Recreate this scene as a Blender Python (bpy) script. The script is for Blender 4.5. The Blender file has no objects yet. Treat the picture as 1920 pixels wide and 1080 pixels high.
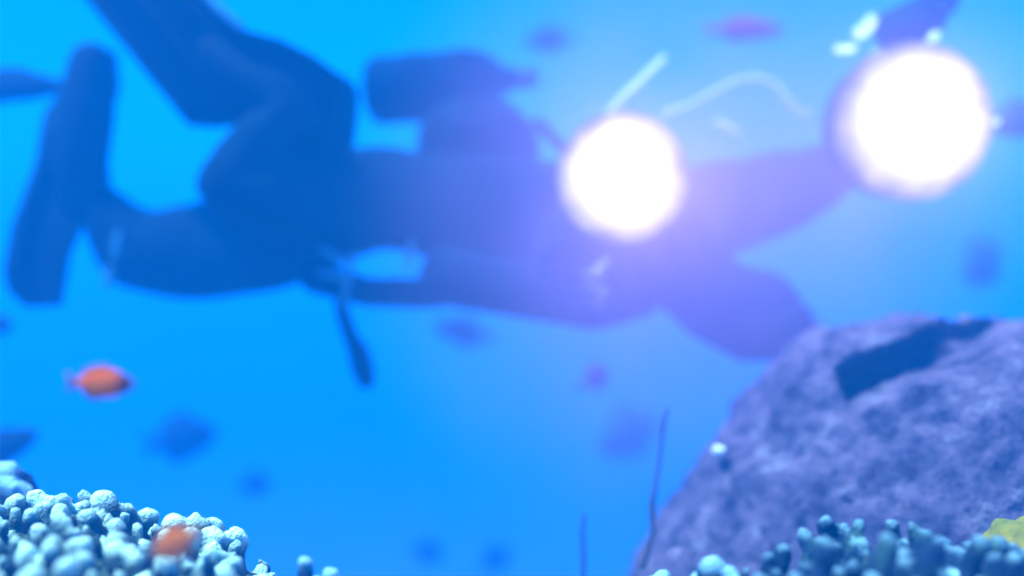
import bpy, bmesh, math, random
import numpy as np
from mathutils import Vector, Matrix, noise
random.seed(7)
S = bpy.context.scene
COL = S.collection
R = math.radians

# ------------------------------------------------------------------ camera
cam_d = bpy.data.cameras.new('camera')
cam = bpy.data.objects.new('camera', cam_d)
COL.objects.link(cam)
cam.location = (0, 0, 0)
cam.rotation_euler = (R(90), 0, 0)
cam_d.lens = 35
cam_d.sensor_width = 36
cam_d.clip_start = 0.02
cam_d.clip_end = 500
cam_d.dof.use_dof = True
cam_d.dof.focus_distance = 0.95
cam_d.dof.aperture_fstop = 1.15
S.camera = cam
K = (18.0 / 35.0) / 960.0        # metres per photo pixel at one metre

def P(px, py, y):
    return Vector(((px - 960) * K * y, y, (540 - py) * K * y))

# ------------------------------------------------------------------ world, sun, exposure
SUN_EL, SUN_AZ = 63, 248          # azimuth from +Y (away from the camera) towards +X
W = bpy.data.worlds.new('World')
S.world = W
W.use_nodes = True
nt = W.node_tree
bg = nt.nodes['Background']
sky = nt.nodes.new('ShaderNodeTexSky')
sky.sky_type = 'NISHITA'
sky.sun_disc = False
sky.sun_elevation = R(SUN_EL)
sky.sun_rotation = R(SUN_AZ)
tint = nt.nodes.new('ShaderNodeMix')
tint.data_type = 'RGBA'
tint.blend_type = 'MULTIPLY'
tint.inputs['Factor'].default_value = 1
tint.inputs['B'].default_value = (0.0, 0.44, 1.0, 1)      # daylight filtered by the sea above
nt.links.new(sky.outputs['Color'], tint.inputs['A'])
nt.links.new(tint.outputs['Result'], bg.inputs['Color'])
bg.inputs['Strength'].default_value = 0.12

sun_d = bpy.data.lights.new('sun', 'SUN')
sun_d.energy = 5.0
sun_d.angle = R(0.5)
sun_d.color = (1.0, 0.95, 0.92)
sun = bpy.data.objects.new('sun', sun_d)
COL.objects.link(sun)
sdir = Vector((math.sin(R(SUN_AZ)) * math.cos(R(SUN_EL)), math.cos(R(SUN_AZ)) * math.cos(R(SUN_EL)), math.sin(R(SUN_EL))))
sun.rotation_euler = sdir.to_track_quat('Z', 'Y').to_euler()
sun.location = (0, 0, 20)

S.view_settings.view_transform = 'Standard'
S.view_settings.look = 'None'
S.view_settings.exposure = 1.53
S.view_settings.gamma = 1
S.cycles.volume_bounces = 1
S.cycles.max_bounces = 6
S.cycles.use_denoising = True

HAZE_DENSITY = 0.148
HAZE_COLOR = (0.002, 0.305, 1.0, 1)

# ------------------------------------------------------------------ helpers
def tag(o, label=None, cat=None, group=None, kind=None):
    if label: o['label'] = label
    if cat: o['category'] = cat
    if group: o['group'] = group
    if kind: o['kind'] = kind
    return o

def empty(name, loc):
    o = bpy.data.objects.new(name, None)
    COL.objects.link(o)
    o.location = loc
    o.empty_display_size = 0.05
    return o

def link(name, me, m, parent=None, smooth=True):
    o = bpy.data.objects.new(name, me)
    COL.objects.link(o)
    if m: me.materials.append(m)
    if smooth: me.polygons.foreach_set('use_smooth', [True] * len(me.polygons))
    if parent:
        o.parent = parent
        o.matrix_parent_inverse = Matrix.Translation(-parent.location) if parent.type == 'EMPTY' else Matrix()
    return o

def from_bm(name, bm, m, parent=None, smooth=True):
    bmesh.ops.recalc_face_normals(bm, faces=bm.faces)
    me = bpy.data.meshes.new(name)
    bm.to_mesh(me)
    bm.free()
    return link(name, me, m, parent, smooth)

def tube(bm, pts, radii, n=12, cap=True):
    """a bent tube with rounded ends through pts"""
    pts = [Vector(p) for p in pts]
    if not hasattr(radii, '__len__'): radii = [radii] * len(pts)
    rings = []
    up = Vector((0.13, 0.31, 0.94))
    P2, R2 = [], []
    if cap:
        d = (pts[0] - pts[1]).normalized()
        for a in (80, 55, 28): P2.append(pts[0] + d * radii[0] * math.sin(R(a))); R2.append(radii[0] * math.cos(R(a)))
    P2 += pts; R2 += list(radii)
    if cap:
        d = (pts[-1] - pts[-2]).normalized()
        for a in (28, 55, 80): P2.append(pts[-1] + d * radii[-1] * math.sin(R(a))); R2.append(radii[-1] * math.cos(R(a)))
    for i, p in enumerate(P2):
        t = (P2[min(i + 1, len(P2) - 1)] - P2[max(i - 1, 0)]).normalized()
        a = t.cross(up)
        if a.length < 0.05: a = t.cross(Vector((1, 0, 0)))
        a.normalize(); b = t.cross(a)
        rings.append([bm.verts.new(p + (a * math.cos(2 * math.pi * k / n) + b * math.sin(2 * math.pi * k / n)) * R2[i]) for k in range(n)])
    for r0, r1 in zip(rings, rings[1:]):
        for k in range(n):
            bm.faces.new((r0[k], r0[(k + 1) % n], r1[(k + 1) % n], r1[k]))
    bm.faces.new(rings[0]); bm.faces.new(rings[-1][::-1])

def lathe(bm, prof, origin, axis, n=40):
    """prof: (along, radius) pairs"""
    axis = Vector(axis).normalized()
    a = axis.cross(Vector((0.2, 0.1, 1))).normalized(); b = axis.cross(a)
    rings = []
    for h, r in prof:
        c = Vector(origin) + axis * h
        rings.append([bm.verts.new(c + (a * math.cos(2 * math.pi * k / n) + b * math.sin(2 * math.pi * k / n)) * max(r, 1e-4)) for k in range(n)])
    for r0, r1 in zip(rings, rings[1:]):
        for k in range(n):
            bm.faces.new((r0[k], r0[(k + 1) % n], r1[(k + 1) % n], r1[k]))
    bm.faces.new(rings[0]); bm.faces.new(rings[-1][::-1])

def box(bm, c, sx, sy, sz, rot=None, bev=0.0):
    m = Matrix.Translation(c)
    if rot: m = m @ rot.to_4x4()
    m = m @ Matrix.Diagonal((sx, sy, sz, 1))
    g = bmesh.ops.create_cube(bm, size=1, matrix=m)
    if bev:
        es = list({e for v in g['verts'] for e in v.link_edges})
        bmesh.ops.bevel(bm, geom=es, offset=bev, segments=2, affect='EDGES')

def evaluated(o):
    dg = bpy.context.evaluated_depsgraph_get()
    dg.update()
    me = bpy.data.meshes.new_from_object(o.evaluated_get(dg))
    return me

# ------------------------------------------------------------------ materials
def mat(name, color, rough=0.7, spec=0.3, var=None, scale=20, bump=0.0, bscale=60, detail=4):
    m = bpy.data.materials.new(name)
    m.use_nodes = True
    t = m.node_tree
    b = t.nodes['Principled BSDF']
    b.inputs['Roughness'].default_value = rough
    b.inputs['Specular IOR Level'].default_value = spec
    b.inputs['Base Color'].default_value = (*color, 1)
    tc = t.nodes.new('ShaderNodeTexCoord')
    if var:
        n = t.nodes.new('ShaderNodeTexNoise'); n.inputs['Scale'].default_value = scale; n.inputs['Detail'].default_value = detail; n.inputs['Roughness'].default_value = 0.7 if detail > 5 else 0.5
        t.links.new(tc.outputs['Object'], n.inputs['Vector'])
        r = t.nodes.new('ShaderNodeValToRGB')
        cols = [color] + list(var)
        el = r.color_ramp.elements
        el[0].position = 0.34; el[1].position = 0.66
        el[0].color = (*cols[0], 1); el[1].color = (*cols[-1], 1)
        for i, c in enumerate(cols[1:-1]):
            e = el.new(0.34 + 0.32 * (i + 1) / (len(cols) - 1)); e.color = (*c, 1)
        t.links.new(n.outputs['Fac'], r.inputs['Fac'])
        t.links.new(r.outputs['Color'], b.inputs['Base Color'])
    if bump:
        n2 = t.nodes.new('ShaderNodeTexNoise'); n2.inputs['Scale'].default_value = bscale; n2.inputs['Detail'].default_value = 5
        t.links.new(tc.outputs['Object'], n2.inputs['Vector'])
        bp = t.nodes.new('ShaderNodeBump'); bp.inputs['Strength'].default_value = bump; bp.inputs['Distance'].default_value = 0.01
        t.links.new(n2.outputs['Fac'], bp.inputs['Height'])
        t.links.new(bp.outputs['Normal'], b.inputs['Normal'])
    return m

def coral_mat(name, low, high, patch):  # tips are paler by nature; low also paints the shade in the gaps
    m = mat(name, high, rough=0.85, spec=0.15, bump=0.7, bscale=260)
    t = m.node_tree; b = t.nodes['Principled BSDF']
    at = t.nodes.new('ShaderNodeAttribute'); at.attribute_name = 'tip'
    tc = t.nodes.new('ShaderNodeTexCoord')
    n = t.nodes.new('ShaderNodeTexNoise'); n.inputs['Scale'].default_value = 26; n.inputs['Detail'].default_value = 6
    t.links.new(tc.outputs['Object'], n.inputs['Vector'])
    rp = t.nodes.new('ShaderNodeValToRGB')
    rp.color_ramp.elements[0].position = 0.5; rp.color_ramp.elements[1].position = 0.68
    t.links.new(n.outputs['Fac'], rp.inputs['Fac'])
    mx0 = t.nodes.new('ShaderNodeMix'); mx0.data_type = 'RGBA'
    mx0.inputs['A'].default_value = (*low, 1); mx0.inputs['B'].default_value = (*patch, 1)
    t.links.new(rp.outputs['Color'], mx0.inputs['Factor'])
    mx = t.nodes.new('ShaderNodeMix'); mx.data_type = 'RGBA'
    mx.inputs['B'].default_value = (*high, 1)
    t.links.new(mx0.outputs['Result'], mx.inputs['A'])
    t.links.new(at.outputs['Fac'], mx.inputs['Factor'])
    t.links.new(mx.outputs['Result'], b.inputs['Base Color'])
    return m

M = {}
M['sand'] = mat('sand', (0.36, 0.36, 0.33), 0.95, 0.1, [(0.26, 0.27, 0.26)], 1.5, 0.3, 8)
M['rock'] = mat('rock', (0.012, 0.012, 0.032), 0.95, 0.02, [(0.032, 0.040, 0.080), (0.062, 0.066, 0.12), (0.10, 0.14, 0.20)], 17, 1.0, 60, 8)
M['neoprene'] = mat('neoprene', (0.001, 0.009, 0.022), 0.9, 0.03, [(0.0015, 0.014, 0.03)], 8, 0.1, 30)
M['rubber'] = mat('rubber', (0.001, 0.009, 0.022), 0.8, 0.03, [(0.0015, 0.013, 0.03)], 10)
M['strap_pale'] = mat('strap_pale', (0.03, 0.20, 0.32), 0.7, 0.05, [(0.02, 0.15, 0.26)], 30)  # pale colour that paints glints on fin edge, knee and waist
M['metal'] = mat('metal', (0.008, 0.06, 0.10), 0.5, 0.1, [(0.006, 0.05, 0.08)], 20)
M['tank'] = mat('tank_paint', (0.001, 0.010, 0.03), 0.8, 0.02, [(0.0015, 0.014, 0.04)], 12)
M['silver'] = mat('silver', (0.35, 0.60, 0.62), 0.5, 0.1, [(0.28, 0.5, 0.52)], 30)
M['housing'] = mat('housing', (0.002, 0.02, 0.06), 0.7, 0.03, [(0.003, 0.03, 0.08)], 20)
M['skin'] = mat('skin', (0.45, 0.27, 0.2), 0.6, 0.3, [(0.4, 0.23, 0.17)], 30)
M['glass'] = mat('mask_glass', (0.02, 0.03, 0.04), 0.1, 0.6)
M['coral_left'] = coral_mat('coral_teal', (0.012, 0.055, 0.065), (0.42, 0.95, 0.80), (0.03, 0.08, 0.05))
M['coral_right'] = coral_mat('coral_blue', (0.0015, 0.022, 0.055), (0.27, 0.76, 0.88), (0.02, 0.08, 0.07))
M['yellow'] = mat('yellow_coral', (0.15, 0.18, 0.006), 0.9, 0.02, [(0.10, 0.15, 0.01)], 30, 0.4, 90)
M['white_coral'] = mat('white_sponge', (0.45, 0.7, 0.72), 0.9, 0.05, [(0.35, 0.6, 0.62)], 40, 0.3, 100)
M['whip'] = mat('sea_whip', (0.02, 0.025, 0.03), 0.8, 0.2, [(0.03, 0.035, 0.05)], 30)
M['orange'] = mat('orange_scales', (0.40, 0.10, 0.003), 0.6, 0.05, [(0.34, 0.06, 0.002), (0.40, 0.12, 0.004)], 60)
M['orange_dark'] = mat('dark_face', (0.06, 0.02, 0.02), 0.6, 0.1, [(0.09, 0.03, 0.02)], 60)
M['orange_fin'] = mat('orange_fin', (0.10, 0.07, 0.06), 0.6, 0.1, [(0.08, 0.08, 0.08)], 60)
M['olive'] = mat('olive_fin', (0.13, 0.06, 0.01), 0.6, 0.1, [(0.16, 0.07, 0.01)], 60)
M['dark_fish'] = mat('dark_scales', (0.003, 0.02, 0.05), 0.8, 0.02, [(0.008, 0.03, 0.07)], 60)
M['mid_fish'] = mat('mid_scales', (0.004, 0.06, 0.16), 0.8, 0.02, [(0.006, 0.08, 0.2)], 60)
M['purple_fish'] = mat('purple_scales', (0.12, 0.02, 0.45), 0.7, 0.05, [(0.10, 0.02, 0.5)], 60)
M['red_fish'] = mat('red_scales', (0.20, 0.015, 0.30), 0.7, 0.05, [(0.15, 0.015, 0.25)], 60)
M['orange_brown'] = mat('orange_brown_scales', (0.26, 0.09, 0.006), 0.6, 0.05, [(0.34, 0.10, 0.008), (0.40, 0.14, 0.03)], 40)
M['eye'] = mat('eye', (0.005, 0.005, 0.006), 0.2, 0.5)

def glow_mat(name, color, strength, rim):
    m = bpy.data.materials.new(name); m.use_nodes = True
    b = m.node_tree.nodes['Principled BSDF']
    b.inputs['Base Color'].default_value = (0.004, 0.004, 0.004, 1); b.inputs['Specular IOR Level'].default_value = 0.0
    b.inputs['Emission Color'].default_value = (*color, 1)
    b.inputs['Emission Strength'].default_value = strength
    # emission fades unevenly from core to rim, painting the soft bloom round the lens
    t = m.node_tree
    tc = t.nodes.new('ShaderNodeTexCoord')
    vm = t.nodes.new('ShaderNodeVectorMath'); vm.operation = 'LENGTH'
    t.links.new(tc.outputs['Object'], vm.inputs[0])
    ns = t.nodes.new('ShaderNodeTexNoise'); ns.inputs['Scale'].default_value = 16; ns.inputs['Detail'].default_value = 2
    t.links.new(tc.outputs['Object'], ns.inputs['Vector'])
    ma = t.nodes.new('ShaderNodeMath'); ma.operation = 'MULTIPLY_ADD'
    t.links.new(ns.outputs['Fac'], ma.inputs[0]); ma.inputs[1].default_value = 0.045
    t.links.new(vm.outputs['Value'], ma.inputs[2])
    mr = t.nodes.new('ShaderNodeMapRange'); mr.interpolation_type = 'SMOOTHSTEP'
    mr.inputs['From Min'].default_value = rim * 0.60 + 0.022; mr.inputs['From Max'].default_value = rim * 1.04 + 0.022
    mr.inputs['To Min'].default_value = strength; mr.inputs['To Max'].default_value = strength * 0.10
    t.links.new(ma.outputs['Value'], mr.inputs['Value'])
    t.links.new(mr.outputs['Result'], b.inputs['Emission Strength'])
    return m


bub = bpy.data.materials.new('bubble'); bub.use_nodes = True
b_ = bub.node_tree.nodes['Principled BSDF']
b_.inputs['Base Color'].default_value = (0.5, 0.75, 0.8, 1); b_.inputs['Roughness'].default_value = 0.08
b_.inputs['Specular IOR Level'].default_value = 0.4; b_.inputs['Alpha'].default_value = 0.4
M['bubble'] = bub

# ------------------------------------------------------------------ sea bed: a reef ledge near the camera falling to deep sand
def sstep(a, b, x):
    t = np.clip((x - a) / (b - a), 0, 1)
    return t * t * (3 - 2 * t)

def seabed_z(x, y):
    edge = 1.35 + 0.25 * math.sin(x * 1.7 + 0.6) + (0.9 * float(sstep(0.2, 1.0, x)))
    z = -0.52 - 5.0 * float(sstep(edge, edge + 3.6, y))
    n = noise.fractal(Vector((x * 0.9, y * 0.9, 3.1)), 1.0, 2.0, 5)
    near = 1 - float(sstep(3, 8, math.hypot(x, y)))
    z += n * (0.045 * near + 0.22 * (1 - near))
    return z

def grid_axis(lo, hi, fine_lo, fine_hi, fine, coarse):
    a = list(np.arange(fine_lo, fine_hi, fine))
    v = fine_lo; st = fine
    left = []
    while v > lo: st = min(st * 1.25, coarse); v -= st; left.append(v)
    v = a[-1]; st = fine; right = []
    while v < hi: st = min(st * 1.25, coarse); v += st; right.append(v)
    return left[::-1] + a + right
xs = grid_axis(-80, 80, -2.2, 2.6, 0.05, 6)
ys = grid_axis(-20, 120, -0.6, 4.5, 0.05, 6)
verts = [(x, y, seabed_z(x, y)) for y in ys for x in xs]
nx = len(xs)
faces = [(j * nx + i, j * nx + i + 1, (j + 1) * nx + i + 1, (j + 1) * nx + i) for j in range(len(ys) - 1) for i in range(nx - 1)]
me = bpy.data.meshes.new('sea_bed'); me.from_pydata(verts, [], faces)
tag(link('sea_bed', me, M['sand']), kind='structure')

# ------------------------------------------------------------------ the boulder
def make_boulder():
    Y0 = 1.45
    cx, cy = 1960, 1090
    outline = [(1175, 1180), (1190, 1085), (1232, 1010), (1290, 930), (1325, 860), (1380, 800), (1432, 732), (1498, 668), (1562, 620),
               (1640, 608), (1720, 592), (1800, 598), (1860, 606), (1930, 606), (2050, 600), (2200, 640), (2400, 760), (2560, 900), (2680, 1080), (2720, 1250)]
    pol = sorted((math.atan2(cy - y, x - cx), math.hypot(x - cx, y - cy)) for x, y in outline)
    ang = [a for a, r in pol]; rad = [r for a, r in pol]
    ang = [-math.pi] + [a for a in ang if a > -1.0 and a < math.pi] + [math.pi]
    def RR(t):
        # below the middle the stone narrows a little
        a = np.interp(t, [p[0] for p in pol2], [p[1] for p in pol2])
        return float(a)
    pol2 = [p for p in pol]
    pol2 = [(p[0] if p[0] > -1.6 else p[0] + 2 * math.pi, p[1]) for p in pol2]
    pol2.sort()
    lo, hi = pol2[0], pol2[-1]
    pol2 = [(hi[0] - 2 * math.pi, hi[1])] + [(-math.pi / 2, 620)] + pol2 + [(math.pi * 1.5, 620), (lo[0] + 2 * math.pi, lo[1])]
    pol2.sort()
    bm = bmesh.new()
    bmesh.ops.create_icosphere(bm, subdivisions=7, radius=1)
    c = P(cx, cy, Y0)
    k = K * Y0
    a0, a1 = Vector((1590, 728)), Vector((1850, 614))
    for v in bm.verts:
        u = v.co.copy()
        t = math.atan2(u.z, u.x)
        if t < -math.pi / 2: t += 2 * math.pi
        rho = math.hypot(u.x, u.z)
        r = RR(t) * k * rho
        d = u.y * 0.46
        p = Vector((c.x + r * math.cos(t), c.y + d, c.z + r * math.sin(t)))
        nrm = Vector((u.x, u.y * 1.3, u.z)).normalized()
        n1 = noise.fractal(p * 4.5, 1.0, 2.0, 3)
        n2 = noise.fractal(p * 16 + Vector((3, 1, 2)), 0.9, 2.0, 4)
        n3 = noise.noise(p * 46)
        amp = 1.0 if u.y < 0.2 else 0.7
        rim = 0.35 + 0.65 * min(1, (1 - rho) * 4)
        p += nrm * (n1 * 0.035 * rim + n2 * 0.014 * amp + max(0, n3 - 0.1) * 0.010 + noise.noise(p * 90) * 0.007 + noise.noise(p * 150) * 0.004)
        # the deep cleft between its two lobes
        if u.y < 0.1:
            yy = p.y
            q = Vector((960 + p.x / (K * yy), 540 - p.z / (K * yy)))
            ax = a1 - a0
            s = (q - a0).dot(ax) / ax.length_squared
            off = ((q - a0) - ax * s).dot(Vector((-ax.y, ax.x)).normalized())
            if s > -0.03:
                wdt = 40
                f = 1 - float(sstep(0.45, 1.25, abs(off) / wdt))
                f *= min(1, max(0, (s + 0.03) / 0.06)) * min(1, max(0, (1.35 - s) / 0.2))
                p += Vector((0.10, 1, -0.15)) * 0.17 * f
        v.co = p
    o = from_bm('boulder', bm, M['rock'])
    return tag(o, 'big rough purplish boulder with a dark cleft across its top', 'rock')
make_boulder()

# ------------------------------------------------------------------ finger corals
def finger_coral(name, fingers, m, base=None, voxel=0.0042, t0=0.86, tw=0.40):
    """fingers: list of (p0, p1, p2, r0, r2) bent capsules grown together with the base mound"""
    bm = bmesh.new()
    for p0, p1, p2, r0, r1, r2 in fingers:
        tube(bm, [p0, p1, p2], [r0, r1, r2], n=10)
    if base:
        for c, sx, sy, sz in base:
            g = bmesh.ops.create_icosphere(bm, subdivisions=3, radius=1, matrix=Matrix.Translation(c) @ Matrix.Diagonal((sx, sy, sz, 1)))
    me = bpy.data.meshes.new(name + '_raw'); bmesh.ops.recalc_face_normals(bm, faces=bm.faces); bm.to_mesh(me); bm.free()
    o = bpy.data.objects.new(name + '_raw', me); COL.objects.link(o)
    rm = o.modifiers.new('r', 'REMESH'); rm.mode = 'VOXEL'; rm.voxel_size = voxel
    sm = o.modifiers.new('s', 'SMOOTH'); sm.iterations = 3; sm.factor = 0.5
    out = evaluated(o); out.name = name
    bpy.data.objects.remove(o)
    co = np.empty(len(out.vertices) * 3); out.vertices.foreach_get('co', co); co = co.reshape(-1, 3)
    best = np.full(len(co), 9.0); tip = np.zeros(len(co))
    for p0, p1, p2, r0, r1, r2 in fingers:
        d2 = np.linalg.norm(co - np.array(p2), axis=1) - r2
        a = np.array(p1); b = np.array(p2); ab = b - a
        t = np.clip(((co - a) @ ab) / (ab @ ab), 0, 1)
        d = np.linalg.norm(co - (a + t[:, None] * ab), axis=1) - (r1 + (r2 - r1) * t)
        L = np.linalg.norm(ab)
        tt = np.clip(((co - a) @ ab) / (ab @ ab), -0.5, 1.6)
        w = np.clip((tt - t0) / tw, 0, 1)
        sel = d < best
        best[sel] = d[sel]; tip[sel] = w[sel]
    # knobbly polyps
    nrm = np.empty(len(co) * 3); out.vertices.foreach_get('normal', nrm); nrm = nrm.reshape(-1, 3)
    for i in range(len(co)):
        nn = noise.noise(Vector(co[i]) * 150) * 0.0016 + noise.noise(Vector(co[i]) * 85) * 0.0036 + noise.noise(Vector(co[i]) * 34) * 0.0042
        co[i] += nrm[i] * nn
    out.vertices.foreach_set('co', co.ravel())
    at = out.attributes.new('tip', 'FLOAT', 'POINT'); at.data.foreach_set('value', tip.astype(np.float32))
    return link(name, out, m)

def rnd(a, b): return random.uniform(a, b)

def left_top(px):
    return float(np.interp(px, [-60, 0, 60, 130, 200, 270, 340, 410, 460, 500, 530], [965, 950, 925, 912, 940, 955, 968, 985, 1012, 1060, 1110]))

F = []
rows = [(0.98, 0), (0.93, 14), (0.88, 36), (0.83, 62), (0.79, 92), (0.75, 124), (0.71, 158)]
for yy, dpy in rows:
    px = -50 + rnd(-15, 15)
    while px < 530:
        py = left_top(px) + dpy * (0.9 if px < 420 else 0.75) + rnd(-9, 12)
        if py < 1120:
            tip = P(px, py + 12, yy + rnd(-0.02, 0.02))
            lean = Vector((rnd(-0.5, 0.5) + (px - 250) / 900, rnd(-0.25, 0.2), 1.0)).normalized()
            r = random.choice((rnd(.0065, .009), rnd(.008, .0125), rnd(.010, .0145))) * (0.80 + 0.3 * (yy - 0.71) / 0.27 if yy < .95 else 1.05)
            L = rnd(0.06, 0.085)
            mid = tip - lean * L * 0.5 + Vector((rnd(-.006, .006), rnd(-.006, .006), 0))
            F.append((tip - lean * L, mid, tip, r * 1.15, r, r * rnd(0.6, 1.0)))
            for _ in range(random.choice((0, 1, 1, 2))):
                l2 = (lean + Vector((rnd(-1, 1), rnd(-0.8, 0.3), -0.1))).normalized()
                q = mid + l2 * rnd(0.024, 0.036)
                F.append((mid - l2 * 0.004, mid + l2 * 0.010, q, r * .85, r * .8, r * rnd(.5, .8)))
        px += rnd(38, 58) * (0.85 / yy)
base = []
for px in range(-60, 520, 55):
    base.append((P(px, left_top(px) + 165, 0.88) + Vector((0, 0, -0.02)), 0.045, 0.10, 0.055))
base.append((Vector((-0.36, 0.86, -0.40)), 0.24, 0.20, 0.17))
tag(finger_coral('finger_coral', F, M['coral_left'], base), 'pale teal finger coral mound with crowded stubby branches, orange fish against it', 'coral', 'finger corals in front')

# right mound: taller, more separate fingers
F = []
tips = [(1548, 968, .86), (1583, 980, .86), (1610, 978, .84), (1512, 995, .84), (1535, 1003, .82), (1470, 1022, .82), (1440, 1036, .80), (1672, 972, .86), (1708, 978, .84), (1735, 992, .83),
        (1650, 1014, .79), (1668, 1022, .78), (1625, 1030, .82), (1770, 1008, .84), (1818, 1018, .84), (1795, 1030, .82), (1742, 1030, .80), (1882, 1008, .82), (1895, 1018, .8), (1690, 1050, .75),
        (1600, 1048, .76), (1575, 1062, .75), (1510, 1056, .75), (1545, 1038, .78), (1740, 1052, .74), (1860, 1058, .74), (1840, 1078, .72), (1490, 1078, .72), (1420, 1082, .74), (1912, 1062, .76), (1780, 1075, .72),
        (1640, 1084, .70), (1930, 1035, .80), (1720, 1090, .70), (1455, 1064, .78), (1400, 1065, .79), (1960, 1050, .78), (1555, 1092, .70), (1880, 1095, .70), (1610, 1014, .83), (1840, 1045, .8)]
for _ in range(20):
    px = rnd(1370, 1960)
    tips.append((px, float(np.interp(px, [1390, 1450, 1540, 1960], [1060, 1020, 990, 1000])) + rnd(0, 60), rnd(.72, .86)))
for (px, py, yy) in tips:
    tip = P(px, py + 12, yy)
    lean = Vector((rnd(-0.45, 0.45), rnd(-0.35, 0.15), 1)).normalized()
    r = rnd(0.0078, 0.0108); L = rnd(0.10, 0.13)
    mid = tip - lean * L * 0.45 + Vector((rnd(-.008, .008), rnd(-.006, .006), 0))
    F.append((tip - lean * L + Vector((rnd(-.01, .01), 0, 0)), mid, tip, r * 1.15, r * 1.0, r * rnd(.68, .9)))
    if random.random() < 0.85:
        l2 = (lean * 0.7 + Vector((random.choice((-1, 1)) * rnd(.6, 1), rnd(-.5, .2), 0))).normalized()
        F.append((mid - l2 * .004, mid + l2 * .012, mid + l2 * rnd(.022, .034), r * .85, r * .78, r * rnd(.55, .75)))
base = [(P(1500, 1215, .80), .07, .08, .05), (P(1620, 1215, .82), .08, .09, .055), (P(1760, 1210, .82), .08, .09, .055), (P(1900, 1210, .82), .08, .09, .055),
        (Vector((0.32, 0.82, -0.42)), 0.24, 0.2, 0.14), (Vector((0.45, 0.84, -0.44)), 0.2, 0.2, 0.14)]
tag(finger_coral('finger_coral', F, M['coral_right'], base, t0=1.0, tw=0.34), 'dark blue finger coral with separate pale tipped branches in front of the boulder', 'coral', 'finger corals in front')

# small colonies
def small_coral(spec, base, m, label):
    F = []
    for px, py, yy, r, L, lx in spec:
        tip = P(px, py + r / (K * yy), yy)
        d = Vector((lx, rnd(-.2, .1), 1)).normalized()
        mid = tip - d * L * .5 + Vector((rnd(-.004, .004), 0, 0))
        F.append((tip - d * L, mid, tip, r * 1.15, r, r))
    return tag(finger_coral('finger_coral', F, m, base), label, 'coral', 'finger corals in front')
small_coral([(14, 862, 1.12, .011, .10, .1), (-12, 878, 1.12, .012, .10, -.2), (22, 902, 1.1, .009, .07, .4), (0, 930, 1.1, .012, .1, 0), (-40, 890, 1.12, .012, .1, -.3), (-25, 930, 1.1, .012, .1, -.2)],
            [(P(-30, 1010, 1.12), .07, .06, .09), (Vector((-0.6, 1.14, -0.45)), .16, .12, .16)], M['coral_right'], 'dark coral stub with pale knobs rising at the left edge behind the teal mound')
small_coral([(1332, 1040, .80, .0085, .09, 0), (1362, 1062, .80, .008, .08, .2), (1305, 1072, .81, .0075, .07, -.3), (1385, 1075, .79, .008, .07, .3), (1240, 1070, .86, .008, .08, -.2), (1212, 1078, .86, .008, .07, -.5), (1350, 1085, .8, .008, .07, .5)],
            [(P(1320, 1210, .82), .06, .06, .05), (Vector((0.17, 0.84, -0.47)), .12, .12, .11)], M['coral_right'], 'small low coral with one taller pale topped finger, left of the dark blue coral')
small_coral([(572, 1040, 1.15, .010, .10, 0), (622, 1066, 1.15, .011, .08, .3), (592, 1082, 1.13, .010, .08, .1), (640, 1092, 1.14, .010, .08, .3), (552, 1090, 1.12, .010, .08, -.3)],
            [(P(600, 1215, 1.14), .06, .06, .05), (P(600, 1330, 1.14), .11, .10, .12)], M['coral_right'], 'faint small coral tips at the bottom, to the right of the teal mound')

# low rubble at the foot of the boulder
def lump(name, c, sx, sy, sz, m, amp, seed, sub=4):
    bm = bmesh.new()
    bmesh.ops.create_icosphere(bm, subdivisions=sub, radius=1)
    for v in bm.verts:
        n = noise.fractal(v.co * 2.2 + Vector((seed, seed * 2, 0)), .9, 2, 4)
        v.co *= 1 + amp * n
        v.co = Vector((c.x + v.co.x * sx, c.y + v.co.y * sy, c.z + v.co.z * sz))
    return from_bm(name, bm, m)
tag(lump('stone', P(1290, 1140, 1.2), .055, .06, .060, M['rock'], .4, 4.1), 'low pale stone at the foot of the boulder under the tall sea whip', 'stone')
tag(lump('sponge', P(1348, 846, 1.36), .009, .009, .007, M['white_coral'], .3, 2.7, 3), 'tiny bright white sponge sticking out of the boulder side', 'sponge')
def yellow_coral():
    F = []
    for px, py, yy, r, L, lx in [(1885, 968, .95, .016, .10, -.2), (1905, 985, .94, .018, .10, .1), (1930, 975, .95, .018, .1, .3), (1895, 1010, .92, .016, .1, -.1), (1925, 1015, .92, .018, .1, .2), (1950, 1000, .94, .018, .1, .4)]:
        tip = P(px, py + r / (K * yy), yy); d = Vector((lx, -.1, 1)).normalized()
        F.append((tip - d * L, tip - d * L * .5, tip, r, r * 1.05, r))
    o = finger_coral('soft_coral', F, M['yellow'], [(P(1925, 1130, .95), .06, .05, .08), (P(1935, 1290, .98), .09, .07, .1)])
    return tag(o, 'yellow green blunt lobed coral at the right edge', 'coral')
yellow_coral()

def whip(pts, r, label):
    bm = bmesh.new()
    tube(bm, pts, r, n=8)
    return tag(from_bm('sea_whip', bm, M['whip']), label, 'sea whip', 'sea whips')
whip([P(1252, 765, 1.3), P(1243, 800, 1.3), P(1238, 850, 1.29), P(1230, 905, 1.29), P(1222, 950, 1.28), P(1224, 1000, 1.27), P(1215, 1030, 1.26), P(1205, 1060, 1.25)],
     [.0015, .0028, .0024, .0028, .0045, .003, .004, .005], 'tall thin dark sea whip standing beside the boulder')
whip([P(1096, 965, 1.3), P(1092, 1000, 1.3), P(1094, 1050, 1.3), P(1092, 1120, 1.3), P(1090, 1300, 1.3)], [.002, .0026, .003, .003, .004], 'short dark sea whip at the bottom edge, left of the boulder')

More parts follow.
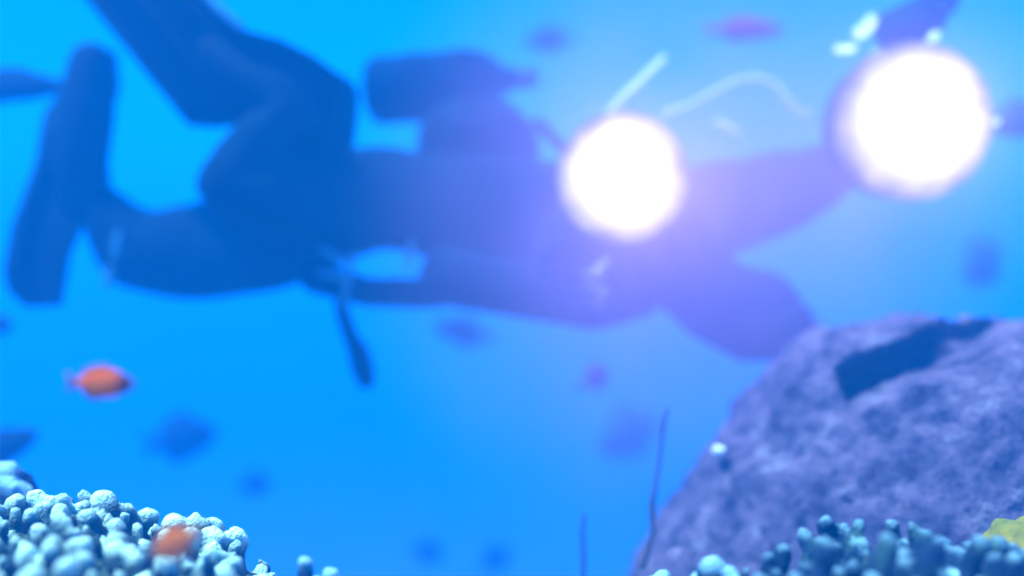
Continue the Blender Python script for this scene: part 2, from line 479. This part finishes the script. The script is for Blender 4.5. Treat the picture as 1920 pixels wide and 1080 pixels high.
# ------------------------------------------------------------------ the diver
YD = 1.92
def make_diver():
    root = empty('person', P(900, 440, YD))
    tag(root, 'scuba diver in dark suit floating level, finned legs bent up behind, holding two bright lamps', 'person')
    V, E, Rr = [], [], []
    def chain(nodes, start=None):
        prev = start
        for (px, py, y, r) in nodes:
            V.append(P(px, py, y)); Rr.append(r); i = len(V) - 1
            if prev is not None: E.append((prev, i))
            prev = i
        return prev
    pel = chain([(605, 400, 1.95, .120)])
    chest = chain([(720, 362, 1.95, .095), (840, 385, 1.94, .118), (1000, 420, 1.93, .142)], pel)
    up = chain([(1150, 450, 1.94, .150)], chest)
    neck = chain([(1260, 490, 1.95, .120), (1320, 530, 1.95, .085)], up)
    chain([(1350, 560, 1.92, .082), (1415, 590, 1.91, .100), (1460, 612, 1.90, .080), (1490, 626, 1.89, .050)], neck)
    # far leg, reaching back to the upright fin
    chain([(560, 445, 2.03, .118), (440, 464, 2.06, .116), (330, 474, 2.06, .106), (245, 478, 2.05, .095), (200, 405, 2.04, .058), (168, 370, 2.03, .045), (150, 300, 2.02, .042)], pel)
    # near leg, knee drawn up, foot to the broad fin
    chain([(570, 370, 1.86, .115), (500, 345, 1.80, .100), (405, 340, 1.78, .080), (490, 265, 1.78, .066), (540, 215, 1.78, .052), (520, 185, 1.78, .045), (455, 150, 1.78, .036)], pel)
    # arms
    chain([(1120, 400, 1.82, .075), (1045, 455, 1.79, .052), (1015, 500, 1.78, .045), (1080, 450, 1.80, .042), (1150, 372, 1.83, .030), (1168, 350, 1.835, .034)], up)
    chain([(1200, 440, 2.0, .10), (1300, 400, 2.05, .11), (1400, 385, 2.06, .105), (1510, 345, 2.0, .080), (1640, 280, 1.90, .030), (1680, 250, 1.885, .034)], up)
    me = bpy.data.meshes.new('body_raw'); me.from_pydata(V, E, [])
    o = bpy.data.objects.new('body_raw', me); COL.objects.link(o)
    sk = o.modifiers.new('skin', 'SKIN'); sk.use_smooth_shade = True
    for i, r in enumerate(Rr): me.skin_vertices[0].data[i].radius = (r, r)
    me.skin_vertices[0].data[0].use_root = True
    o.modifiers.new('sub', 'SUBSURF').levels = 2
    body = evaluated(o); body.name = 'body'
    bpy.data.objects.remove(o)
    for v in body.vertices:                       # creases and bulges of the suit
        q = v.co
        v.co = q + v.normal * (noise.fractal(q * 9, 1, 2, 4) * .010 + max(0, noise.noise(Vector((q.x * 30, q.y * 12, q.z * 12)))) * .004)
    bo = link('body', body, M['neoprene'], root)
    # hands: palm already closes on the handle; five unequal fingers and a thumb-side angle
    for hand, ax in ((P(1168, 350, 1.835), Vector((0, 0, 1))), (P(1680, 250, 1.885), Vector((0, 0, 1)))):
        bm = bmesh.new()
        for i, (l, r) in enumerate(((.9, .0082), (1.0, .0088), (1.08, .009), (.98, .0085))):
            z = (i - 1.5) * .019
            s = [Vector((.018, .012, z)), Vector((.030, -.020, z)), Vector((.016, -.040 * l, z - .002)), Vector((-.010, -.040 * l, z - .004)), Vector((-.022, -.022, z - .004))]
            tube(bm, [hand + q for q in s], [r, r, r * .95, r * .85, r * .75], n=8)
        tube(bm, [hand + q for q in (Vector((-.02, .0, .028)), Vector((-.034, -.02, .040)), Vector((-.026, -.042, .036)), Vector((-.006, -.050, .026)))], [.0115, .011, .0095, .008], n=8)
        from_bm('glove', bm, M['neoprene'], root)
    # mask and regulator on the face
    bm = bmesh.new()
    face = P(1478, 622, 1.86)
    box(bm, face + Vector((.0, -.02, .012)), .07, .07, .085, Matrix.Rotation(R(25), 3, 'Y'), .015)
    mk = from_bm('mask', bm, M['rubber'], root)
    bm = bmesh.new()
    box(bm, face + Vector((.036, -.022, -.004)), .010, .058, .062, Matrix.Rotation(R(25), 3, 'Y'), .004)
    g = from_bm('mask_glass', bm, M['glass'], mk)
    bm = bmesh.new()
    lathe(bm, [(0, .012), (.02, .03), (.035, .034), (.05, .03), (.055, .01)], P(1462, 668, 1.87), Vector((.6, -.3, -.5)), 20)
    from_bm('regulator', bm, M['rubber'], root)
    bm = bmesh.new()
    tube(bm, [P(1455, 668, 1.88), P(1390, 668, 1.85), P(1300, 620, 1.82), P(1200, 520, 1.80), P(1120, 350, 1.85), P(1010, 230, 1.9)], .011, n=8)
    from_bm('hose', bm, M['rubber'], root)
    # tank and buoyancy wing on the back
    bm = bmesh.new()
    a, b = P(690, 172, 2.15), P(945, 150, 2.2)
    ax = (b - a).normalized(); L = (b - a).length
    lathe(bm, [(-.012, .02), (0, .06), (.02, .073), (L * .8, .073), (L * .92, .055), (L, .03), (L + .03, .022)], a, ax, 32)
    tk = from_bm('tank', bm, M['tank'], root)
    bm = bmesh.new()
    lathe(bm, [(L + .031, .018), (L + .05, .024), (L + .075, .018)], a, ax, 16)
    from_bm('valve', bm, M['metal'], tk)
    for s in (.3, .62):
        bm = bmesh.new()
        lathe(bm, [(L * s, .0735), (L * s, .076), (L * s + .03, .076), (L * s + .03, .0735)], a, ax, 32)
        from_bm('tank_band', bm, M['rubber'], tk)
    # stage bottle slung along the belly
    bm = bmesh.new()
    a2, b2 = P(800, 510, 1.84), P(1190, 575, 1.84)
    ax2 = (b2 - a2).normalized(); L2 = (b2 - a2).length
    lathe(bm, [(-.012, .01), (0, .045), (.02, .056), (L2 * .82, .056), (L2 * .94, .04), (L2, .02), (L2 + .03, .016)], a2, ax2, 28)
    from_bm('stage_bottle', bm, M['tank'], root)
    bm = bmesh.new()
    tube(bm, [P(590, 520, 1.86), P(690, 548, 1.85), P(800, 550, 1.84), P(900, 550, 1.84)], [.03, .027, .028, .02], n=10)
    from_bm('sling', bm, M['neoprene'], root)
    bm = bmesh.new()
    bmesh.ops.create_icosphere(bm, subdivisions=4, radius=1)
    wc = P(895, 268, 2.08)
    for v in bm.verts:
        n = noise.fractal(v.co * 2.5, 1, 2, 3)
        v.co *= 1 + .10 * n
        v.co = wc + Vector((v.co.x * .128, v.co.y * .19, v.co.z * .09))
    from_bm('buoyancy_wing', bm, M['neoprene'], root)
    bm = bmesh.new()
    bmesh.ops.create_icosphere(bm, subdivisions=4, radius=1)
    wc = P(592, 245, 1.93)
    for v in bm.verts:
        n = noise.fractal(v.co * 2.2 + Vector((5, 1, 0)), 1, 2, 3)
        v.co *= 1 + .14 * n
        v.co = wc + Vector((v.co.x * .078 + v.co.z * .02, v.co.y * .08, v.co.z * .115))
    from_bm('hip_pouch', bm, M['neoprene'], root)
    # pale strips that paint the glints at the waist
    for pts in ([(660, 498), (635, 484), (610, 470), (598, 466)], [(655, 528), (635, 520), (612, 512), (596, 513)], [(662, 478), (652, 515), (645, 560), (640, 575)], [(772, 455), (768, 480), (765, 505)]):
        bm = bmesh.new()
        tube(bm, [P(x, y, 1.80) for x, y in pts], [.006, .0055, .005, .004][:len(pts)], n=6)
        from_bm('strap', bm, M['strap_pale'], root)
    # console on its hose
    bm = bmesh.new()
    tube(bm, [P(640, 540, 1.85), P(640, 580, 1.84), P(655, 625, 1.84), P(672, 665, 1.84)], [.012, .013, .014, .016], n=10)
    hs = from_bm('console_hose', bm, M['rubber'], root)
    bm = bmesh.new()
    tube(bm, [P(670, 655, 1.838), P(680, 690, 1.838), P(686, 712, 1.838)], [.019, .021, .017], n=14)
    from_bm('gauge_console', bm, M['rubber'], hs)
    # fins
    def fin(poly, y, dy, pocket, rails, nm):
        """a blade of real thickness that bows along its length; poly in order round the blade"""
        bm = bmesh.new()
        n = len(poly)
        cx = sum(p[0] for p in poly) / n; cy = sum(p[1] for p in poly) / n
        def yof(x, yy): return y + dy * ((x - cx) * .0011 - (yy - cy) * .0009) + .00000045 * ((x - cx) ** 2 + (yy - cy) ** 2)
        f1 = [bm.verts.new(P(a, b, yof(a, b))) for a, b in poly]
        f = bm.faces.new(f1)
        r = bmesh.ops.extrude_face_region(bm, geom=[f])
        for v in [g for g in r['geom'] if isinstance(g, bmesh.types.BMVert)]: v.co += Vector((0.002, .014, 0.002))
        bmesh.ops.triangulate(bm, faces=[q for q in bm.faces if len(q.verts) > 4])
        fo = from_bm('fin', bm, M['rubber'], root, smooth=False)
        bv = fo.modifiers.new('b', 'BEVEL'); bv.width = .004; bv.segments = 2; bv.limit_method = 'ANGLE'
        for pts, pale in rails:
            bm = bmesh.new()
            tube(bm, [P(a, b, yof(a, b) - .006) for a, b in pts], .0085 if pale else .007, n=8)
            from_bm('rail', bm, M['strap_pale'] if pale else M['rubber'], fo)  # pale rail carries the highlight painted along the blade edge
        bm = bmesh.new()
        tube(bm, [P(a, b, c) for a, b, c, r in pocket], [r for a, b, c, r in pocket], n=16)
        from_bm('foot_pocket', bm, M['rubber'], fo)
        return fo
    fin([(150, 93), (215, 95), (222, 165), (206, 215), (196, 290), (188, 380), (150, 430), (128, 480), (112, 575), (45, 577), (12, 545), (4, 510), (20, 420), (62, 310), (80, 210), (112, 170)], 2.03, .5,
        [(172, 120, 2.04, .045), (160, 210, 2.03, .058), (150, 300, 2.02, .055), (160, 370, 2.03, .05)], [([(98, 220), (78, 310), (40, 420), (25, 510)], False), ([(100, 225), (112, 245), (118, 262)], True)], 'far')
    fin([(352, 236), (160, 0), (30, -165), (130, -215), (240, -190), (390, -5), (455, 55), (525, 74), (585, 104), (648, 150), (620, 250), (540, 255), (470, 232), (400, 240)], 1.78, -.4,
        [(575, 208, 1.80, .045), (530, 190, 1.79, .056), (450, 145, 1.78, .044), (400, 100, 1.775, .03)], [([(448, 48), (412, 18), (375, -22), (300, -120)], True), ([(350, 210), (250, 90), (150, -40)], False), ([(430, 200), (330, 80), (220, -60)], False), ([(510, 170), (420, 75), (320, -40)], False)], 'near')
    # pale beads that paint the highlights by the far knee
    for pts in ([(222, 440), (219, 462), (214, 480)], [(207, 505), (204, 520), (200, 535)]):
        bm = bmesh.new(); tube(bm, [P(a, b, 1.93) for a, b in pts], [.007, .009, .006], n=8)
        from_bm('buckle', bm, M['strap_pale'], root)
    return root
make_diver()

# ------------------------------------------------------------------ lamps
def lamp(c, r, label, watts, extra):
    root = empty('dive_lamp', c)
    tag(root, label, 'dive lamp', 'dive lamps held by the diver')
    front = Vector((0, -1, -.04)).normalized()
    bm = bmesh.new()
    lathe(bm, [(.004, r * .97), (.018, r * .95), (.032, r * .80), (.041, r * .55), (.046, r * .25), (.047, .002)], c, front, 48)
    for v in bm.verts: v.co -= c
    lens = from_bm('lens', bm, glow_mat('lamp_lens', (1.0, 0.93, 0.91), 0.60, r), root)
    lens.matrix_parent_inverse = Matrix()
    bm = bmesh.new()
    prof = [(.0035, r * .86), (.003, r * .9), (-.02, r * .9)]
    for i in range(5): prof += [(-.022 - i * .014, r * .82), (-.028 - i * .014, r * .82), (-.028 - i * .014, r * .89), (-.034 - i * .014, r * .89)]
    prof += [(-.10, r * .6), (-.12, r * .3)]
    lathe(bm, prof, c, front, 40)
    from_bm('housing', bm, M['housing'], root)
    bm = bmesh.new()
    tube(bm, [c + Vector((0, .10, -.05)), c + Vector((0, .155, -.045)), c + Vector((0, .155, .05)), c + Vector((0, .10, .055))], .012, n=10)
    from_bm('handle', bm, M['rubber'], root)
    ld = bpy.data.lights.new('lamp_light', 'POINT')
    ld.energy = watts; ld.color = (1.0, 0.72, 0.85); ld.shadow_soft_size = r * .5
    lo = bpy.data.objects.new('lamp_light', ld); COL.objects.link(lo)
    lo.parent = root; lo.location = front * .055
    extra(root)
    return root

def extra_mid(root):
    bm = bmesh.new()
    tube(bm, [P(1135, 222, 1.72), P(1178, 175, 1.72), P(1212, 140, 1.73), P(1245, 108, 1.74)], [.008, .0075, .0065, .005], n=10)
    from_bm('arm', bm, M['silver'], root)
    bm = bmesh.new()
    tube(bm, [P(1245, 215, 1.8), P(1300, 196, 1.83), P(1380, 152, 1.85), P(1420, 146, 1.85), P(1455, 160, 1.85), P(1490, 205, 1.84), P(1515, 215, 1.84)], .006, n=8)
    from_bm('cable', bm, M['silver'], root)
    bm = bmesh.new()
    tube(bm, [P(1345, 230, 1.78), P(1365, 240, 1.78), P(1385, 247, 1.78)], [.006, .007, .005], n=8)
    from_bm('clip', bm, M['silver'], root)
lamp(P(1168, 332, 1.70), .116, 'blazing round dive lamp at mid picture with pale arm rising from it', 7.0, extra_mid)

def extra_side(root):
    bm = bmesh.new()
    c = P(1705, 45, 1.70)
    rot = Matrix.Rotation(R(-24), 3, 'Y')
    box(bm, c, .115, .05, .07, rot, .012)
    tube(bm, [P(1760, 0, 1.70), P(1770, -60, 1.70), P(1775, -130, 1.72)], [.034, .03, .026], n=14)
    ba = from_bm('bracket', bm, M['housing'], root)
    for pts, r in (([(1610, 62), (1628, 48), (1634, 38)], .010), ([(1570, 92), (1598, 90)], .0065), ([(1745, 78), (1755, 66)], .008), ([(1640, 100), (1665, 98)], .006), ([(1690, 98), (1705, 96)], .006), ([(1848, 185), (1850, 205)], .007), ([(1862, 232), (1870, 228)], .006)):
        bm = bmesh.new()
        tube(bm, [P(a, b, 1.665) for a, b in pts], r, n=10)
        from_bm('clamp', bm, M['silver'], root)  # pale blobs that paint the glints round the lamp and bracket
lamp(P(1708, 228, 1.68), .138, 'larger blazing round dive lamp high above the boulder with a dark bracket on top', 7.0, extra_side)

# ------------------------------------------------------------------ fish
def fish_parts(L, H, m_body, m_fin, deep=.42, m_face=None):
    """meshes of a fish facing +X, length L, height H, its middle at the origin"""
    out = []
    bm = bmesh.new()
    n = 16
    prof = [(.50, .02), (.47, .20), (.42, .40), (.33, .66), (.20, .90), (.05, 1.0), (-.10, .90), (-.22, .66), (-.31, .40), (-.36, .22), (-.385, .16)]
    rings = []
    for s, h in prof:
        rings.append([bm.verts.new((s * L, math.cos(2 * math.pi * k / n) * h * H * .5 * deep, math.sin(2 * math.pi * k / n) * h * H * .5)) for k in range(n)])
    for a, b in zip(rings, rings[1:]):
        for k in range(n): bm.faces.new((a[k], a[(k + 1) % n], b[(k + 1) % n], b[k]))
    bm.faces.new(rings[0]); bm.faces.new(rings[-1][::-1])
    out.append(('body', bm, m_body))
    if m_face:
        bm = bmesh.new()
        rings = []
        for s, h in [(.505, .02), (.475, .22), (.42, .43), (.33, .69), (.28, .78), (.279, .72)]:
            rings.append([bm.verts.new((s * L, math.cos(2 * math.pi * k / n) * h * H * .5 * deep * 1.02, math.sin(2 * math.pi * k / n) * h * H * .5 - .01 * H)) for k in range(n)])
        for a, b in zip(rings, rings[1:]):
            for k in range(n): bm.faces.new((a[k], a[(k + 1) % n], b[(k + 1) % n], b[k]))
        bm.faces.new(rings[0])
        out.append(('face', bm, m_face))
    def plate(poly, t, nm, mm):
        bm = bmesh.new()
        f = bm.faces.new([bm.verts.new((a * L, -t / 2, b * H)) for a, b in poly])
        r = bmesh.ops.extrude_face_region(bm, geom=[f])
        for v in [g for g in r['geom'] if isinstance(g, bmesh.types.BMVert)]: v.co.y += t
        bmesh.ops.triangulate(bm, faces=[q for q in bm.faces if len(q.verts) > 4])
        out.append((nm, bm, mm))
    t = max(.0012, L * .012)
    plate([(-.375, .07), (-.46, .28), (-.54, .36), (-.50, .12), (-.485, 0), (-.50, -.12), (-.54, -.36), (-.46, -.28), (-.375, -.07)], t, 'tail_fin', m_fin)
    plate([(.22, .42), (.12, .60), (-.05, .62), (-.22, .50), (-.31, .34), (-.27, .24), (-.1, .42), (.05, .46)], t, 'dorsal_fin', m_fin)
    plate([(.02, -.46), (-.08, -.60), (-.22, -.50), (-.28, -.34), (-.24, -.26), (-.1, -.42)], t, 'anal_fin', m_fin)
    for s in (-1, 1):
        bm = bmesh.new()
        bmesh.ops.create_uvsphere(bm, u_segments=12, v_segments=8, radius=H * .055, matrix=Matrix.Translation((.39 * L, s * H * .5 * deep * .44, .07 * H)))
        out.append(('eye', bm, M['eye']))
    return out

def fish(px, py, y, lpx, hpx, face, label, group, m_body, m_fin, tilt=0, yaw=0, m_face=None, name='fish', deep=.42):
    L = lpx * K * y; H = hpx * K * y / 1.15
    root = empty(name, P(px, py, y))
    for nm, bm, m in fish_parts(L, H, m_body, m_fin, deep, m_face):
        o = from_bm(nm, bm, m); o.parent = root
    root.rotation_euler = (0, R(-tilt if face > 0 else tilt), R((0 if face > 0 else 180) + yaw))
    return tag(root, label, 'fish', group)

G1 = 'orange reef fish'
fish(190, 718, .66, 140, 64, 1, 'small orange fish with a dark face swimming in open blue water', G1, M['orange'], M['orange_fin'], 0, -12, M['orange_dark'], deep=.5)
fish(330, 1018, .62, 124, 66, -1, 'small orange fish with olive fins tucked among the teal coral branches', G1, M['orange_brown'], M['olive'], 28, -20, None, deep=.5)
G2 = 'dark fish in the blue water'
D, MD = M['dark_fish'], M['mid_fish']
fish(10, 838, 2.0, 130, 64, 1, 'dark fish at the left edge just above the coral stub', G2, D, D, 25, 10)
fish(-4, 610, 2.2, 60, 40, 1, 'little dark fish cut by the left edge below the fin', G2, D, D, 0, 0)
fish(342, 822, 3.3, 130, 92, 1, 'deep bodied dark blue fish below and right of the orange swimmer', G2, D, D, 8, 20)
fish(478, 908, 3.8, 62, 46, 1, 'small blurred dark fish above the right end of the teal mound', G2, D, D, 0, 10)
fish(868, 622, 3.2, 118, 56, -1, 'faint dark fish under the diver belly', G2, D, MD, -14, 0)
fish(1172, 580, 2.1, 90, 48, -1, 'dark blue fish just below the pale bubbles', G2, MD, D, -8, 10)
fish(1178, 815, 4.2, 140, 100, -1, 'large faint blue fish beside the tall sea whip', G2, MD, MD, 20, 25)
fish(1842, 492, 3.4, 110, 105, -1, 'tall blue fish above the boulder under the larger lamp', G2, MD, MD, 40, 25)
fish(1030, 75, 3.2, 92, 50, -1, 'dark fish high up left of the pale lamp arm', G2, D, MD, 4, 0)
fish(1905, 225, 2.2, 110, 74, -1, 'blue fish at the right edge beside the larger lamp', G2, MD, D, 10, 0)
fish(802, 1035, 4.2, 62, 44, 1, 'very faint small fish near the bottom middle, left one of the two', G2, D, D, -15, 0)
fish(930, 1048, 4.6, 66, 52, 1, 'very faint small fish near the bottom middle, right one of the two', G2, D, D, 35, 0)
fish(18, 162, 2.15, 230, 66, 1, 'long dark fish at the left edge touching the upright fin', G2, D, D, 0, 0)
fish(1087, 727, 1.6, 13, 9, -1, 'tiny dark speck of a fish beside the purple fish', G2, D, D, 0, 0)
fish(1118, 708, 2.4, 58, 52, -1, 'round purple fish under the lit lamp in open water', 'purple and red fish', M['purple_fish'], M['purple_fish'], 10, 30)
fish(1398, 56, 2.4, 150, 46, 1, 'slender magenta red fish high between the two lamps', 'purple and red fish', M['red_fish'], M['red_fish'], 0, 0)

# ------------------------------------------------------------------ bubbles under the lamp
for (px, py, r) in [(1134, 492, 5), (1120, 505, 7), (1104, 514, 4), (1128, 517, 4), (1112, 534, 5), (1130, 546, 5), (1092, 508, 3), (1120, 568, 4), (1142, 484, 3), (1098, 540, 3)]:
    bm = bmesh.new()
    bmesh.ops.create_uvsphere(bm, u_segments=20, v_segments=12, radius=r * K * 1.7)
    for v in bm.verts: v.co.z *= .78
    o = from_bm('bubble', bm, M['bubble'])
    o.location = P(px, py, 1.7 + rnd(-.02, .02))
    tag(o, 'small pale air bubble in the cluster under the lamp at mid picture', 'bubble', 'air bubbles under the lamp')

# ------------------------------------------------------------------ the water itself, as haze
bm = bmesh.new()
bmesh.ops.create_cube(bm, size=1, matrix=Matrix.Translation((0, 50, -3.15)) @ Matrix.Diagonal((170, 150, 9.3, 1)))
hz = bpy.data.materials.new('haze'); hz.use_nodes = True
t = hz.node_tree
t.nodes.remove(t.nodes['Principled BSDF'])
pv = t.nodes.new('ShaderNodeVolumePrincipled')
pv.inputs['Color'].default_value = HAZE_COLOR
pv.inputs['Absorption Color'].default_value = (0, 0, 0, 1)
pv.inputs['Density'].default_value = HAZE_DENSITY
pv.inputs['Anisotropy'].default_value = 0.0
t.links.new(pv.outputs['Volume'], t.nodes['Material Output'].inputs['Volume'])
o = from_bm('haze', bm, hz, smooth=False)
tag(o, kind='stuff')

# ------------------------------------------------------------------ added volumes that make the violet glow round the lamps
def lamp_halo(c, rad, peak, power):
    bm = bmesh.new()
    bmesh.ops.create_icosphere(bm, subdivisions=4, radius=rad)
    m = bpy.data.materials.new('silt_cloud'); m.use_nodes = True
    t = m.node_tree
    t.nodes.remove(t.nodes['Principled BSDF'])
    pv = t.nodes.new('ShaderNodeVolumePrincipled')
    pv.inputs['Color'].default_value = (0.47, 0.36, 1.0, 1)
    pv.inputs['Absorption Color'].default_value = (0, 0, 0, 1)
    tc = t.nodes.new('ShaderNodeTexCoord')
    ln = t.nodes.new('ShaderNodeVectorMath'); ln.operation = 'LENGTH'
    t.links.new(tc.outputs['Object'], ln.inputs[0])
    mr = t.nodes.new('ShaderNodeMapRange')
    mr.inputs['From Min'].default_value = 0; mr.inputs['From Max'].default_value = rad * .98
    mr.inputs['To Min'].default_value = 1; mr.inputs['To Max'].default_value = 0
    t.links.new(ln.outputs['Value'], mr.inputs['Value'])
    pw = t.nodes.new('ShaderNodeMath'); pw.operation = 'POWER'; pw.inputs[1].default_value = power
    t.links.new(mr.outputs['Result'], pw.inputs[0])
    ns = t.nodes.new('ShaderNodeTexNoise'); ns.inputs['Scale'].default_value = 5; ns.inputs['Detail'].default_value = 2
    t.links.new(tc.outputs['Object'], ns.inputs['Vector'])
    m1 = t.nodes.new('ShaderNodeMath'); m1.operation = 'MULTIPLY'
    t.links.new(pw.outputs[0], m1.inputs[0]); t.links.new(ns.outputs['Fac'], m1.inputs[1])
    m2 = t.nodes.new('ShaderNodeMath'); m2.operation = 'MULTIPLY'; m2.inputs[1].default_value = peak * 2
    t.links.new(m1.outputs[0], m2.inputs[0])
    t.links.new(m2.outputs[0], pv.inputs['Density'])
    t.links.new(pv.outputs['Volume'], t.nodes['Material Output'].inputs['Volume'])
    o = from_bm('silt_haze', bm, m)
    o.location = c
    return tag(o, kind='stuff')
lamp_halo(P(1265, 425, 1.70), .60, 1.4, 1.55)
lamp_halo(P(1700, 250, 1.68), .42, 1.0, 1.8)
